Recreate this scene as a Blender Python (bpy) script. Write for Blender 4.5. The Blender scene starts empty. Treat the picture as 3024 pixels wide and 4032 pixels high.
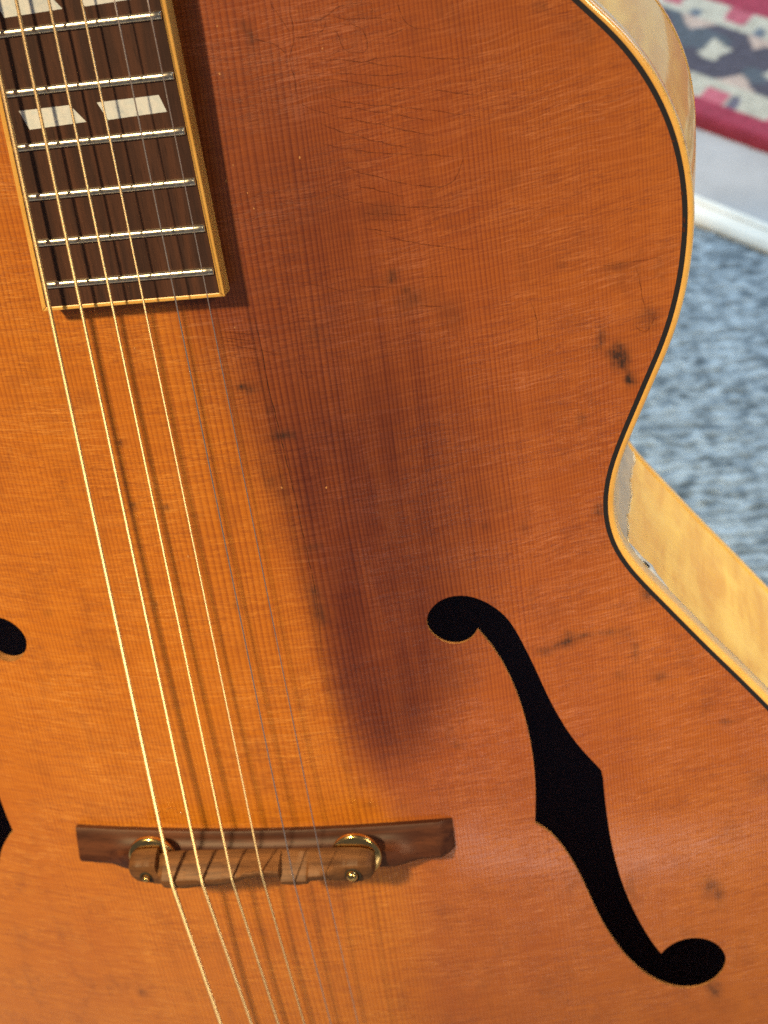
import bpy, bmesh, math, random
import numpy as np
from mathutils import Vector, Matrix, geometry
random.seed(7); rng = np.random.default_rng(7)
R = math.radians
C = bpy.context.scene.collection
# ---------------------------------------------------------------- camera, world, lamps
sc = bpy.context.scene
cam = bpy.data.objects.new('camera', bpy.data.cameras.new('camera')); C.objects.link(cam)
cam.matrix_world = Matrix(((0.98108, 0.05339, 0.1861, 0.145888), (0.06042, 0.82879, -0.55629, -0.508228),
                           (-0.18394, 0.55701, 0.80988, 0.735966), (0, 0, 0, 1)))
cam.data.sensor_fit = 'VERTICAL'; cam.data.sensor_height = 36; cam.data.sensor_width = 27
cam.data.lens = 53.706; cam.data.clip_start = 0.02; cam.data.clip_end = 50
cam.data.dof.use_dof = True; cam.data.dof.focus_distance = 0.432; cam.data.dof.aperture_fstop = 15
sc.camera = cam
w = bpy.data.worlds.new('World'); sc.world = w; w.use_nodes = True
bg = w.node_tree.nodes['Background']; bg.inputs[0].default_value = (0.78, 0.76, 0.92, 1); bg.inputs[1].default_value = 0.115
sc.view_settings.view_transform = 'Standard'; sc.view_settings.look = 'None'
sc.render.engine = 'CYCLES'; sc.cycles.use_denoising = False; sc.cycles.sample_clamp_indirect = 4
sc.view_settings.exposure = 0.0; sc.view_settings.gamma = 1

GUITAR_LOC = Vector((0, 0, 0.825)); LEAN = Matrix.Rotation(R(60), 4, 'X')
def to_world(p):  # guitar millimetres to world metres
    return LEAN @ (Vector(p) * 0.001) + GUITAR_LOC
def lamp(name, typ, pos, target, power, col, size=0.1, size_y=None, spot=None, blend=0.5, scale=(1, 1, 1), roll=0):
    d = bpy.data.lights.new(name, typ); o = bpy.data.objects.new(name, d); C.objects.link(o)
    d.energy = power; d.color = col
    if typ == 'AREA':
        d.size = size
        if size_y: d.shape = 'RECTANGLE'; d.size_y = size_y
        else: d.shape = 'DISK'
    else:
        d.shadow_soft_size = size
    if spot: d.spot_size = R(spot); d.spot_blend = blend
    q = (Vector(target) - Vector(pos)).to_track_quat('-Z', 'Y')
    o.matrix_world = Matrix.Translation(pos) @ q.to_matrix().to_4x4() @ Matrix.Rotation(R(roll), 4, 'Z') @ Matrix.Diagonal((*scale, 1))
    return o
KEY = to_world((-448, 276, 1026))
def pool(name, pos, centre, radius, power, colr, blend, stretch=(1, 1), size=0.05):
    """an added, unseen spotlight: pos in world metres, centre and radius of its pool on the guitar in millimetres"""
    t = to_world(centre); d = (t - Vector(pos)).length
    return lamp(name, 'SPOT', pos, t, power, colr, size, spot=math.degrees(2 * math.atan(radius * 0.001 / d)), blend=blend, scale=(*stretch, 1))
lamp('ceiling_lamp', 'AREA', KEY, to_world((0, -550, -10)), 20, (1, 0.69, 0.36), 0.10)
pool('added_spot_left', KEY, (-250, -600, -10), 330, 55, (1, 0.82, 0.33), 0.75, size=0.10)  # extra spot beside the ceiling lamp, added to brighten the left of the top
pool('added_spot_low', KEY, (60, -900, -10), 400, 34, (1, 0.76, 0.42), 0.8, size=0.10)  # second added spot, lifts the lower bout
pool('added_spot_right', to_world((800, -120, 720)), (240, -535, -15), 205, 74, (1, 0.82, 0.52), 1.0, size=0.16)  # added spot out of view, brightens the right of the top and the side
lamp('added_sheen_light', 'AREA', (0.22, -1.15, 0.06), (0.10, -0.3, 0.24), 0.22, (1, 0.88, 0.78), 0.30, 0.06)  # added area light, set low in front to give the lacquer its sheen
lamp('side_window', 'AREA', (1.42, 0.72, 1.0), (0.15, -0.1, 0.35), 11, (0.55, 0.78, 1.0), 0.45, 0.95)
lamp('window_light', 'AREA', (-0.6, 1.9, 1.6), (0.2, 0.25, 0.0), 85, (0.74, 0.88, 1.0), 1.0, 1.2)

# ---------------------------------------------------------------- helpers
def tag(o, label=None, cat=None, group=None, kind=None):
    for k, v in (('label', label), ('category', cat), ('group', group), ('kind', kind)):
        if v: o[k] = v
    return o
def mesh_obj(name, verts, faces, mat, parent=None, smooth=True, scale=0.001):
    me = bpy.data.meshes.new(name)
    v = np.asarray(verts, float) * scale
    me.from_pydata(v.tolist(), [], [tuple(int(i) for i in f) for f in faces]); me.validate(); me.update()
    if smooth: me.polygons.foreach_set('use_smooth', [True] * len(me.polygons))
    for m in (mat if isinstance(mat, (list, tuple)) else [mat]): me.materials.append(m)
    o = bpy.data.objects.new(name, me); C.objects.link(o)
    if parent: o.parent = parent
    return o
def fix_normals(o):
    bm = bmesh.new(); bm.from_mesh(o.data); bmesh.ops.recalc_face_normals(bm, faces=bm.faces); bm.to_mesh(o.data); bm.free(); return o
def sharp(o, ang=35):
    o.data.set_sharp_from_angle(angle=R(ang)); return o
def bevel(o, wid, seg=2, ang=40):
    m = o.modifiers.new('bevel', 'BEVEL'); m.width = wid * 0.001; m.segments = seg; m.limit_method = 'ANGLE'; m.angle_limit = R(ang); m.harden_normals = False
    return o
def strip(loops, closed=True):
    """quads between consecutive equal-length loops; loops: list of (n,3)"""
    n = len(loops[0]); V = np.vstack(loops); F = []
    for k in range(len(loops) - 1):
        for i in range(n if closed else n - 1):
            j = (i + 1) % n
            F.append((k * n + i, k * n + j, (k + 1) * n + j, (k + 1) * n + i))
    return V, F
def tube(path, rad, seg=10, caps=True):
    P = [Vector(p) for p in path]; n = len(P); V = []; F = []
    rads = rad if isinstance(rad, (list, tuple)) else [rad] * n
    up = Vector((0, 0, 1))
    for i, p in enumerate(P):
        t = (P[min(i + 1, n - 1)] - P[max(i - 1, 0)]).normalized()
        a = t.cross(up).normalized(); b = a.cross(t).normalized()
        for k in range(seg):
            an = 2 * math.pi * k / seg
            V.append(p + (a * math.cos(an) + b * math.sin(an)) * rads[i])
    for i in range(n - 1):
        for k in range(seg):
            F.append((i * seg + k, i * seg + (k + 1) % seg, (i + 1) * seg + (k + 1) % seg, (i + 1) * seg + k))
    if caps: F.append(tuple(range(seg))[::-1]); F.append(tuple((n - 1) * seg + k for k in range(seg)))
    return V, F
def lathe(profile, seg=40, c=(0, 0, 0)):
    V = []; F = []
    for r, z in profile:
        for k in range(seg):
            a = 2 * math.pi * k / seg; V.append((c[0] + r * math.cos(a), c[1] + r * math.sin(a), c[2] + z))
    for i in range(len(profile) - 1):
        for k in range(seg): F.append((i * seg + k, i * seg + (k + 1) % seg, (i + 1) * seg + (k + 1) % seg, (i + 1) * seg + k))
    F.append(tuple(range(seg))[::-1]); F.append(tuple((len(profile) - 1) * seg + k for k in range(seg)))
    return V, F
def extrude_poly(poly, z0, z1):
    n = len(poly); V = [(x, y, z0) for x, y in poly] + [(x, y, z1) for x, y in poly]
    F = [tuple(range(n))[::-1], tuple(range(n, 2 * n))] + [(i, (i + 1) % n, n + (i + 1) % n, n + i) for i in range(n)]
    return V, F
# ---------------------------------------------------------------- node helpers
class NT:
    def __init__(s, name):
        s.m = bpy.data.materials.new(name); s.m.use_nodes = True; s.t = s.m.node_tree
        s.b = s.t.nodes['Principled BSDF']
    def n(s, typ, **kw):
        o = s.t.nodes.new(typ)
        for k, v in kw.items(): setattr(o, k, v)
        return o
    def l(s, a, b): s.t.links.new(a, b)
    def inp(s, o, i, v):
        if hasattr(v, 'links') or isinstance(v, bpy.types.NodeSocket): s.l(v, o.inputs[i])
        elif v is not None: o.inputs[i].default_value = v
    def math(s, op, a, b=None, c=None, clamp=False):
        o = s.n('ShaderNodeMath', operation=op); o.use_clamp = clamp
        s.inp(o, 0, a); s.inp(o, 1, b); s.inp(o, 2, c); return o.outputs[0]
    def mix(s, f, a, b, mode='MIX'):
        o = s.n('ShaderNodeMix', data_type='RGBA', blend_type=mode); o.clamp_factor = True
        s.inp(o, 0, f); s.inp(o, 6, col(a)); s.inp(o, 7, col(b)); return o.outputs[2]
    def sep(s, v):
        o = s.n('ShaderNodeSeparateXYZ'); s.l(v, o.inputs[0]); return o.outputs
    def comb(s, x, y, z=0.0):
        o = s.n('ShaderNodeCombineXYZ'); s.inp(o, 0, x); s.inp(o, 1, y); s.inp(o, 2, z); return o.outputs[0]
    def noise(s, v, scale=5, detail=2, rough=0.5, dist=0.0):
        o = s.n('ShaderNodeTexNoise'); s.inp(o, 'Vector', v); o.inputs['Scale'].default_value = scale
        o.inputs['Detail'].default_value = detail; o.inputs['Roughness'].default_value = rough; o.inputs['Distortion'].default_value = dist
        return o.outputs['Fac']
    def ramp(s, f, stops, interp='LINEAR'):
        o = s.n('ShaderNodeValToRGB'); s.l(f, o.inputs[0]); o.color_ramp.interpolation = interp
        e = o.color_ramp.elements
        while len(e) > 1: e.remove(e[-1])
        e[0].position, c0 = stops[0]; e[0].color = col(c0)
        for p, c in stops[1:]:
            k = e.new(p); k.color = col(c)
        return o.outputs[0]
    def mr(s, v, a, b, c=0.0, d=1.0):
        o = s.n('ShaderNodeMapRange'); s.inp(o, 0, v); o.inputs[1].default_value = a; o.inputs[2].default_value = b; o.inputs[3].default_value = c; o.inputs[4].default_value = d
        return o.outputs[0]
    def obj(s): return s.n('ShaderNodeTexCoord').outputs['Object']
    def bump(s, h, strength=0.3, dist=0.0002):
        o = s.n('ShaderNodeBump'); o.inputs['Strength'].default_value = strength; o.inputs['Distance'].default_value = dist
        s.l(h, o.inputs['Height']); return o.outputs[0]
    def set(s, **kw):
        for k, v in kw.items(): s.inp(s.b, k.replace('_', ' '), v)
        return s
def col(c):
    if isinstance(c, (int, float)): return (c, c, c, 1)
    if isinstance(c, (tuple, list)) and len(c) == 3: return (*c, 1)
    return c
def simple(name, c, rough=0.4, metal=0.0, coat=0.0, var=0.0, vscale=60):
    s = NT(name); base = col(c)
    if var:
        f = s.noise(s.obj(), vscale, 4, 0.6)
        base = s.mix(s.mr(f, 0.3, 0.7, 0, 1), tuple(x * (1 - var) for x in c), tuple(min(1, x * (1 + var)) for x in c))
        s.inp(s.b, 'Roughness', s.mr(f, 0.3, 0.7, rough * 0.8, rough * 1.25))
    else: s.set(Roughness=rough)
    s.set(Base_Color=base, Metallic=metal, Coat_Weight=coat, Coat_Roughness=0.12)
    return s.m

# ---------------------------------------------------------------- materials
def mat_soundboard():
    s = NT('varnished_spruce'); p = s.obj(); x, y, z = s.sep(p)
    wob = s.noise(s.comb(s.math('MULTIPLY', x, 14.0), s.math('MULTIPLY', y, 5.0)), 1, 2)
    xw = s.math('ADD', x, s.math('MULTIPLY', s.math('SUBTRACT', wob, 0.5), 0.006))
    dens = s.noise(s.comb(s.math('MULTIPLY', xw, 45.0), s.math('MULTIPLY', y, 0.6)), 1, 2)
    ph = s.math('ADD', s.math('ADD', s.math('MULTIPLY', xw, 540.0), s.math('MULTIPLY', s.math('MULTIPLY', xw, s.math('ABSOLUTE', xw)), 1700.0)), s.math('MULTIPLY', dens, 5.0))
    fr = s.math('FRACT', ph)
    late = s.ramp(fr, [(0.0, 0.55), (0.12, 0.0), (0.45, 0.08), (0.8, 0.65), (0.93, 1.0), (1.0, 0.55)])
    per = s.noise(s.comb(s.math('MULTIPLY', xw, 420.0), s.math('MULTIPLY', y, 1.5)), 1, 1)
    fib = s.noise(s.comb(s.math('MULTIPLY', xw, 2600.0), s.math('MULTIPLY', y, 40.0)), 1, 2)
    late = s.math('MULTIPLY', late, s.mr(per, 0.3, 0.7, 0.66, 1.0))
    big = s.noise(s.comb(s.math('MULTIPLY', x, 16.0), s.math('MULTIPLY', y, 9.0)), 1, 4, 0.55)
    vis = s.mr(s.noise(s.comb(s.math('MULTIPLY', x, 22.0), s.math('MULTIPLY', y, 10.0), 3.3), 1, 3), 0.35, 0.65, 0.6, 1.0)
    # cross checking, gently U-shaped over the arch
    yy = s.math('SUBTRACT', y, s.math('MULTIPLY', s.math('MULTIPLY', x, x), 0.65))
    wv = s.noise(s.comb(s.math('MULTIPLY', x, 60.0), s.math('MULTIPLY', y, 60.0)), 1, 2)
    yy = s.math('ADD', yy, s.math('MULTIPLY', s.math('SUBTRACT', wv, 0.5), 0.0025))
    chk = s.noise(s.comb(s.math('MULTIPLY', x, 38.0), s.math('MULTIPLY', yy, 760.0)), 1, 2, 0.6)
    chk2 = s.noise(s.comb(s.math('MULTIPLY', x, 70.0), s.math('MULTIPLY', yy, 1500.0), 7.0), 1, 1)
    ridge = s.mr(s.math('ABSOLUTE', s.math('SUBTRACT', chk, 0.5)), 0.0, 0.022, 1.0, 0.0)
    zone = s.mr(s.noise(s.comb(s.math('MULTIPLY', x, 30.0), s.math('MULTIPLY', y, 40.0), 9.0), 1, 2), 0.42, 0.62, 0.0, 1.0)
    ridge = s.math('MULTIPLY', ridge, zone)
    base = s.mix(s.mr(big, 0.3, 0.7, 0, 1), (0.45, 0.132, 0.009), (0.56, 0.190, 0.013))
    base = s.mix(s.math('MULTIPLY', s.math('MULTIPLY', late, vis), 0.82), base, (0.19, 0.040, 0.009))
    base = s.mix(s.math('MULTIPLY', s.mr(fib, 0.3, 0.7, 0, 1), 0.16), base, (0.26, 0.075, 0.016))
    base = s.mix(s.math('MULTIPLY', s.mr(chk, 0.44, 0.60, 0, 1), 0.17), base, (0.27, 0.07, 0.015))
    base = s.mix(s.math('MULTIPLY', s.mr(chk2, 0.5, 0.66, 0, 1), 0.18), base, (0.66, 0.26, 0.035))
    base = s.mix(s.math('MULTIPLY', ridge, 0.52), base, (0.72, 0.32, 0.07))
    chk3 = s.noise(s.comb(s.math('MULTIPLY', x, 48.0), s.math('MULTIPLY', yy, 560.0), 21.0), 1, 3, 0.7)
    zone2 = s.mr(s.noise(s.comb(s.math('MULTIPLY', x, 36.0), s.math('MULTIPLY', y, 60.0), 15.0), 1, 2), 0.36, 0.58, 0.15, 1.0)
    line2 = s.math('MULTIPLY', s.mr(s.math('ABSOLUTE', s.math('SUBTRACT', chk3, 0.46)), 0.0, 0.020, 1.0, 0.0), zone2)
    base = s.mix(s.math('MULTIPLY', line2, 0.55), base, (0.17, 0.042, 0.010))
    line3 = s.math('MULTIPLY', s.mr(s.math('ABSOLUTE', s.math('SUBTRACT', chk3, 0.55)), 0.0, 0.020, 1.0, 0.0), zone2)
    base = s.mix(s.math('MULTIPLY', line3, 0.42), base, (0.72, 0.30, 0.05))
    # finish kept dark and red where the missing pickguard covered it
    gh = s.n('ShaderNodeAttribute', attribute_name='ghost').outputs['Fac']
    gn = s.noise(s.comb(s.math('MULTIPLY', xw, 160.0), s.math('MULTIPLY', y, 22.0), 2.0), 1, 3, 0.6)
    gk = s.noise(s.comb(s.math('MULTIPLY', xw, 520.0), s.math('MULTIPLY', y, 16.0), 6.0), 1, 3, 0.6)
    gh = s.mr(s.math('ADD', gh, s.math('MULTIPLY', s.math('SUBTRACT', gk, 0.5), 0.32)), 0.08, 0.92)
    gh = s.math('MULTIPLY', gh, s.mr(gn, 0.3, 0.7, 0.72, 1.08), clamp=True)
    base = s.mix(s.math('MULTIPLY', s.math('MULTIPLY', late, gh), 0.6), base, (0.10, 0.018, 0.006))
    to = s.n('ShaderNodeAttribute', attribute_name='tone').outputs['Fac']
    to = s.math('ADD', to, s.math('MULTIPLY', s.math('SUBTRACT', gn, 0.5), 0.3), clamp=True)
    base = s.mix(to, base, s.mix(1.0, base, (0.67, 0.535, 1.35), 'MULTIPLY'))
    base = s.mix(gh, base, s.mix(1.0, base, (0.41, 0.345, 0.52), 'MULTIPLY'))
    # old handling marks: grime rubbed into the grain
    at = s.n('ShaderNodeAttribute', attribute_name='stain').outputs['Fac']
    brk = s.noise(s.comb(s.math('MULTIPLY', x, 380.0), s.math('MULTIPLY', y, 300.0)), 1, 3, 0.65)
    at = s.math('MULTIPLY', at, 1.35, clamp=True)
    a2 = s.math('MULTIPLY', at, s.math('ADD', s.mr(brk, 0.3, 0.65, 0.35, 1.15), s.math('MULTIPLY', late, 0.35)), clamp=True)
    base = s.mix(a2, base, (0.035, 0.018, 0.013))
    sm = s.mr(s.noise(s.comb(s.math('MULTIPLY', x, 90.0), s.math('MULTIPLY', y, 45.0), 5.0), 1, 4, 0.7), 0.54, 0.76, 0, 0.42)
    base = s.mix(sm, base, (0.16, 0.045, 0.015))
    hgt = s.math('ADD', s.math('MULTIPLY', late, -0.35), s.math('ADD', s.math('MULTIPLY', chk, 0.9), s.math('ADD', s.math('MULTIPLY', ridge, 0.7), s.math('SUBTRACT', s.math('MULTIPLY', line3, 0.6), s.math('MULTIPLY', line2, 0.8)))))
    bmp = s.bump(hgt, 0.32, 0.00010)
    s.set(Base_Color=base, Roughness=0.42, Normal=bmp, Coat_Weight=0.75, Coat_Roughness=0.115, Coat_Normal=s.bump(hgt, 0.25, 0.00008), Specular_IOR_Level=0.3)
    return s.m
def mat_maple():
    s = NT('blond_maple'); p = s.obj(); x, y, z = s.sep(p)
    al = s.math('ADD', s.math('MULTIPLY', y, 1.0), s.math('MULTIPLY', x, -0.6))
    fl = s.noise(s.comb(s.math('MULTIPLY', al, 120.0), s.math('MULTIPLY', z, 22.0), s.math('MULTIPLY', x, 8.0)), 1, 3, 0.6, 0.4)
    fine = s.noise(s.comb(s.math('MULTIPLY', al, 60.0), s.math('MULTIPLY', z, 700.0), 0.0), 1, 3)
    blotch = s.noise(p, 38, 4, 0.6)
    base = s.mix(s.mr(fl, 0.35, 0.65, 0, 1), (0.72, 0.35, 0.026), (0.88, 0.51, 0.065))
    base = s.mix(s.math('MULTIPLY', s.mr(fine, 0.35, 0.7, 0, 1), 0.28), base, (0.52, 0.25, 0.06))
    base = s.mix(s.mr(blotch, 0.48, 0.7, 0, 0.6), base, (0.95, 0.62, 0.13))
    s.set(Base_Color=base, Roughness=0.4, Specular_IOR_Level=0.2, Coat_Weight=0.45, Coat_Roughness=0.06, Coat_Normal=s.bump(s.noise(p, 260, 3), 0.12, 0.0002))
    return s.m
def mat_rosewood(name, dark, light, streak=1.0, rough=0.45, sx=330.0, sy=14.0, coat=0.05, swap=False):
    s = NT(name); p = s.obj(); x, y, z = s.sep(p)
    if swap: x, y = y, x
    a = s.noise(s.comb(s.math('MULTIPLY', x, sx), s.math('MULTIPLY', y, sy), s.math('MULTIPLY', z, sx)), 1, 4, 0.6, 0.3)
    b = s.noise(s.comb(s.math('MULTIPLY', x, sx * 0.33), s.math('MULTIPLY', y, sy * 0.7), s.math('MULTIPLY', z, sx * 0.3)), 1, 2)
    pores = s.noise(s.comb(s.math('MULTIPLY', x, 3200.0), s.math('MULTIPLY', y, 160.0), s.math('MULTIPLY', z, 3200.0)), 1, 1)
    c = s.mix(s.mr(a, 0.38, 0.62, 0, 1), dark, light)
    c = s.mix(s.mr(b, 0.45, 0.65, 0, 0.75 * streak), c, tuple(v * 0.35 for v in dark))
    c = s.mix(s.mr(pores, 0.60, 0.7, 0, 0.55), c, tuple(v * 0.4 for v in dark))
    s.set(Base_Color=c, Roughness=rough, Specular_IOR_Level=0.3, Coat_Weight=coat, Coat_Roughness=0.2, Normal=s.bump(s.math('ADD', pores, a), 0.25, 0.0001))
    return s.m
def mat_binding():
    s = NT('aged_ivory_binding'); p = s.obj()
    f = s.noise(p, 70, 3, 0.6); g = s.noise(p, 900, 3, 0.6)
    c = s.mix(s.mr(f, 0.3, 0.7, 0, 1), (0.66, 0.36, 0.07), (0.76, 0.46, 0.12))
    c = s.mix(s.mr(g, 0.62, 0.75, 0, 0.5), c, (0.42, 0.2, 0.04))
    s.set(Base_Color=c, Roughness=0.32, Coat_Weight=0.7, Coat_Roughness=0.05, Subsurface_Weight=0.08, Subsurface_Radius=(0.002, 0.001, 0.0005))
    return s.m
def mat_string(name, c, rough, wind):
    s = NT(name); p = s.obj(); x, y, z = s.sep(p)
    wv = s.math('SINE', s.math('MULTIPLY', y, wind)) if wind else None
    f = s.noise(p, 500, 2)
    s.set(Base_Color=s.mix(f, tuple(v * 0.8 for v in c), c), Metallic=1.0, Roughness=rough)
    if wind: s.set(Normal=s.bump(wv, 0.5, 0.00005))
    return s.m
def mat_pearl():
    s = NT('pearl_inlay'); p = s.obj()
    f = s.noise(p, 160, 3, 0.6, 1.2)
    s.set(Base_Color=s.ramp(f, [(0.3, (0.52, 0.62, 0.70)), (0.5, (0.74, 0.80, 0.84)), (0.7, (0.60, 0.72, 0.80))]), Roughness=0.22, Coat_Weight=0.4, Coat_Roughness=0.1)
    return s.m
def mat_crack(name, c, alpha):
    s = NT(name); f = s.noise(s.obj(), 420, 3, 0.7)
    s.set(Base_Color=col(c), Roughness=0.4, Alpha=s.mr(f, 0.32, 0.66, 0.1, alpha)); return s.m
def mat_attr(name, rough=0.95, fuzz=900, var=0.25, bumpd=0.001):
    s = NT(name); p = s.obj(); a = s.n('ShaderNodeAttribute', attribute_name='tint').outputs['Color']
    f = s.noise(p, fuzz, 4, 0.7)
    v = s.mr(f, 0.25, 0.75, 1 - var, 1 + var)
    c = s.n('ShaderNodeVectorMath', operation='SCALE'); s.l(a, c.inputs[0]); s.l(v, c.inputs['Scale'])
    s.set(Base_Color=c.outputs[0], Roughness=rough, Specular_IOR_Level=0.1, Normal=s.bump(f, 0.6, bumpd), Sheen_Weight=0.15)
    return s.m
M = dict(top=mat_soundboard(), maple=mat_maple(), binding=mat_binding(), pearl=mat_pearl(),
         board=mat_rosewood('rosewood_fingerboard', (0.044, 0.022, 0.017), (0.088, 0.038, 0.023), 0.45),
         bridge=mat_rosewood('rosewood_bridge', (0.046, 0.013, 0.006), (0.092, 0.029, 0.012), 0.6, 0.5, 300.0, 12.0, 0.0, True),
         saddle=mat_rosewood('worn_rosewood_saddle', (0.10, 0.041, 0.015), (0.19, 0.083, 0.030), 0.4, 0.55, 420.0, 30.0, 0.0, True),
         black=simple('black_purfling', (0.005, 0.005, 0.009), 0.6, coat=0.0),
         nickel=simple('worn_nickel_silver', (0.66, 0.63, 0.52), 0.30, 1.0, var=0.2, vscale=900),
         brass=simple('brass', (0.78, 0.54, 0.20), 0.16, 1.0, var=0.12, vscale=300),
         bronze=mat_string('bronze_winding', (0.97, 0.78, 0.48), 0.48, None), steel=mat_string('plain_steel', (0.66, 0.60, 0.57), 0.45, None),
         raw=simple('raw_spruce_edge', (0.40, 0.18, 0.055), 0.7, var=0.3, vscale=400),
         inside=simple('dark_interior_wood', (0.32, 0.32, 0.46), 0.9),
         crack=mat_crack('dark_lacquer_crack', (0.10, 0.022, 0.010), 0.45), seam=mat_crack('open_seam', (0.03, 0.012, 0.008), 0.95),
         scuff=simple('pale_scuff', (0.55, 0.27, 0.10), 0.5), chip=simple('crazed_lacquer_chip', (0.52, 0.50, 0.46), 0.18, coat=1.0, var=0.35, vscale=500),
         patch=simple('maple_grey_reflection', (0.46, 0.33, 0.18), 0.3, coat=0.4, var=0.15, vscale=90), line=simple('white_lacquer_line', (0.80, 0.68, 0.46), 0.3, coat=0.5),  # patch: maple with a grey reflection put into its colour
         hole=simple('bare_hole', (0.02, 0.015, 0.01), 0.8),
         drop=simple('lacquer_drop', (0.42, 0.15, 0.03), 0.1, coat=1.0))
# ---------------------------------------------------------------- guitar geometry, millimetres, fingerboard plane = z 0
OUT=[(0,-358.5),(28,-358.6),(60,-358.4),(85,-358.6),(100,-360.5),(111.6,-365.0),(118.6,-371.3),(125.6,-378.8),(132.7,-386.6),(139.7,-394.2),(145.7,-402.9),(150.3,-412.2),(153.6,-422.2),(155.3,-432.5),(155.8,-442.9),(154.9,-453.2),(153.2,-463.4),(150.6,-473.4),(147.1,-483.1),(142.8,-492.3),(138.7,-501.5),(134.5,-510.7),(130.7,-519.8),(128.2,-529.0),(127.7,-538.4),(129.5,-547.4),(133.7,-555.7),(139.5,-563.7),(145.5,-571.8),(151.5,-580.0),(157.5,-588.0),(163.7,-595.9),(169.8,-604.0),(175.8,-612.1),(181.9,-620.2),(193,-637),(203,-660),(210,-690),(213,-722),(211,-755),(202,-790),(184,-822),(154,-848),(114,-865),(66,-874),(20,-877),(0,-877)]
ZR,AR,DEP=-32.0,np.radians(4.0),78.0
def outline(step=2.5):
    P=np.array(OUT,float)
    s=np.r_[0,np.cumsum(np.linalg.norm(np.diff(P,axis=0),axis=1))]
    n=int(s[-1]/0.5);q=np.linspace(0,s[-1],n)
    D=np.stack([np.interp(q,s,P[:,k]) for k in (0,1)],1)
    # mirror-pad then smooth
    k=np.exp(-.5*(np.arange(-40,41)/9.)**2);k/=k.sum()
    pad=40;a=D[1:pad+1][::-1]*[-1,1];b=D[-pad-1:-1][::-1]*[-1,1]
    E=np.vstack([a,D,b]);E=np.stack([np.convolve(E[:,i],k,'valid') for i in (0,1)],1)
    s=np.r_[0,np.cumsum(np.linalg.norm(np.diff(E,axis=0),axis=1))]
    m=int(s[-1]/step);q=np.linspace(0,s[-1],m)
    E=np.stack([np.interp(q,s,E[:,k]) for k in (0,1)],1)
    E[0,0]=E[-1,0]=0
    return np.vstack([E,(E[1:-1]*[-1,1])[::-1]])   # clockwise closed loop
def normals(P):
    t=np.roll(P,-1,0)-np.roll(P,1,0);t/=np.linalg.norm(t,axis=1)[:,None]
    return np.stack([-t[:,1],t[:,0]],1)   # outward for clockwise
def inside(X,Y,P):
    c=np.zeros(X.shape,bool);x1,y1=P[-1]
    for x2,y2 in P:
        if y1!=y2:
            m=((y1>Y)!=(y2>Y))&(X<(x2-x1)*(Y-y1)/(y2-y1)+x1);c^=m
        x1,y1=x2,y2
    return c
class Arch:
    def __init__(s):
        s.g=4.0;s.x0,s.y0=-228.,-892.
        s.nx,s.ny=115,139
        X=s.x0+s.g*np.arange(s.nx);Y=s.y0+s.g*np.arange(s.ny)
        X,Y=np.meshgrid(X,Y)
        M=inside(X,Y,outline(5));u=np.zeros_like(X)
        for it in range(2500):
            v=.25*(np.roll(u,1,0)+np.roll(u,-1,0)+np.roll(u,1,1)+np.roll(u,-1,1))+1
            u=np.where(M,u+1.0*(v-u),0)
        u/=u.max()
        for _ in range(3):
            u=(u+.5*(np.roll(u,1,0)+np.roll(u,-1,0)+np.roll(u,1,1)+np.roll(u,-1,1)))/3
        s.u=u
    def U(s,x,y):
        fx=np.clip((np.asarray(x,float)-s.x0)/s.g,1,s.nx-3);fy=np.clip((np.asarray(y,float)-s.y0)/s.g,1,s.ny-3)
        i=fx.astype(int);j=fy.astype(int);a=fx-i;b=fy-j
        def w(t): return [(-t**3+3*t*t-3*t+1)/6,(3*t**3-6*t*t+4)/6,(-3*t**3+3*t*t+3*t+1)/6,t**3/6]
        wa,wb=w(a),w(b);r=0
        for q in range(4):
            for p in range(4): r=r+s.u[j+q-1,i+p-1]*wa[p]*wb[q]
        return r
    def h(s,x,y):
        u=np.clip(s.U(x,y),0,1)
        return 20.0*u**1.8
    def top(s,x,y):
        return ZR+np.tan(AR)*(np.asarray(y)+647.7)+s.h(x,y)

FHOLE=[[67.7,-565.7],[69.2,-562.0],[72.2,-559.1],[75.7,-557.8],[79.8,-557.7],[83.6,-559.0],[87.4,-561.5],[91.1,-565.2],[93.4,-568.7],[95.1,-572.5],[96.7,-577.2],[98.3,-582.2],[100.0,-587.3],[101.5,-593.2],[103.1,-598.7],[105.4,-605.3],[107.7,-611.4],[110.7,-617.8],[113.9,-622.9],[116.4,-626.7],[118.0,-629.3],[118.3,-632.2],[118.3,-638.7],[118.5,-646.8],[118.9,-654.1],[119.5,-661.6],[120.4,-669.3],[121.8,-677.1],[123.5,-685.2],[126.0,-693.6],[128.6,-701.1],[131.2,-707.7],[133.2,-711.4],[134.9,-709.0],[138.1,-706.5],[141.9,-705.2],[145.7,-705.2],[149.4,-706.5],[152.3,-708.6],[154.5,-711.8],[155.7,-715.7],[155.6,-719.4],[154.1,-723.6],[150.9,-727.6],[147.0,-729.8],[142.4,-730.3],[137.8,-729.4],[133.3,-726.9],[128.9,-723.1],[124.6,-717.6],[120.4,-710.6],[116.5,-701.6],[113.3,-692.9],[111.0,-683.6],[108.7,-674.4],[106.3,-666.4],[103.8,-660.5],[101.4,-655.0],[98.1,-650.4],[94.7,-647.7],[95.4,-641.9],[96.2,-633.9],[96.5,-625.2],[96.3,-617.4],[95.6,-608.9],[94.6,-601.2],[93.1,-594.4],[91.6,-588.5],[89.5,-582.1],[87.2,-577.3],[85.2,-573.8],[83.6,-570.8],[82.5,-573.0],[80.3,-574.7],[77.9,-575.3],[75.1,-575.1],[72.5,-574.0],[70.1,-571.6],[68.4,-568.6]]
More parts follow.
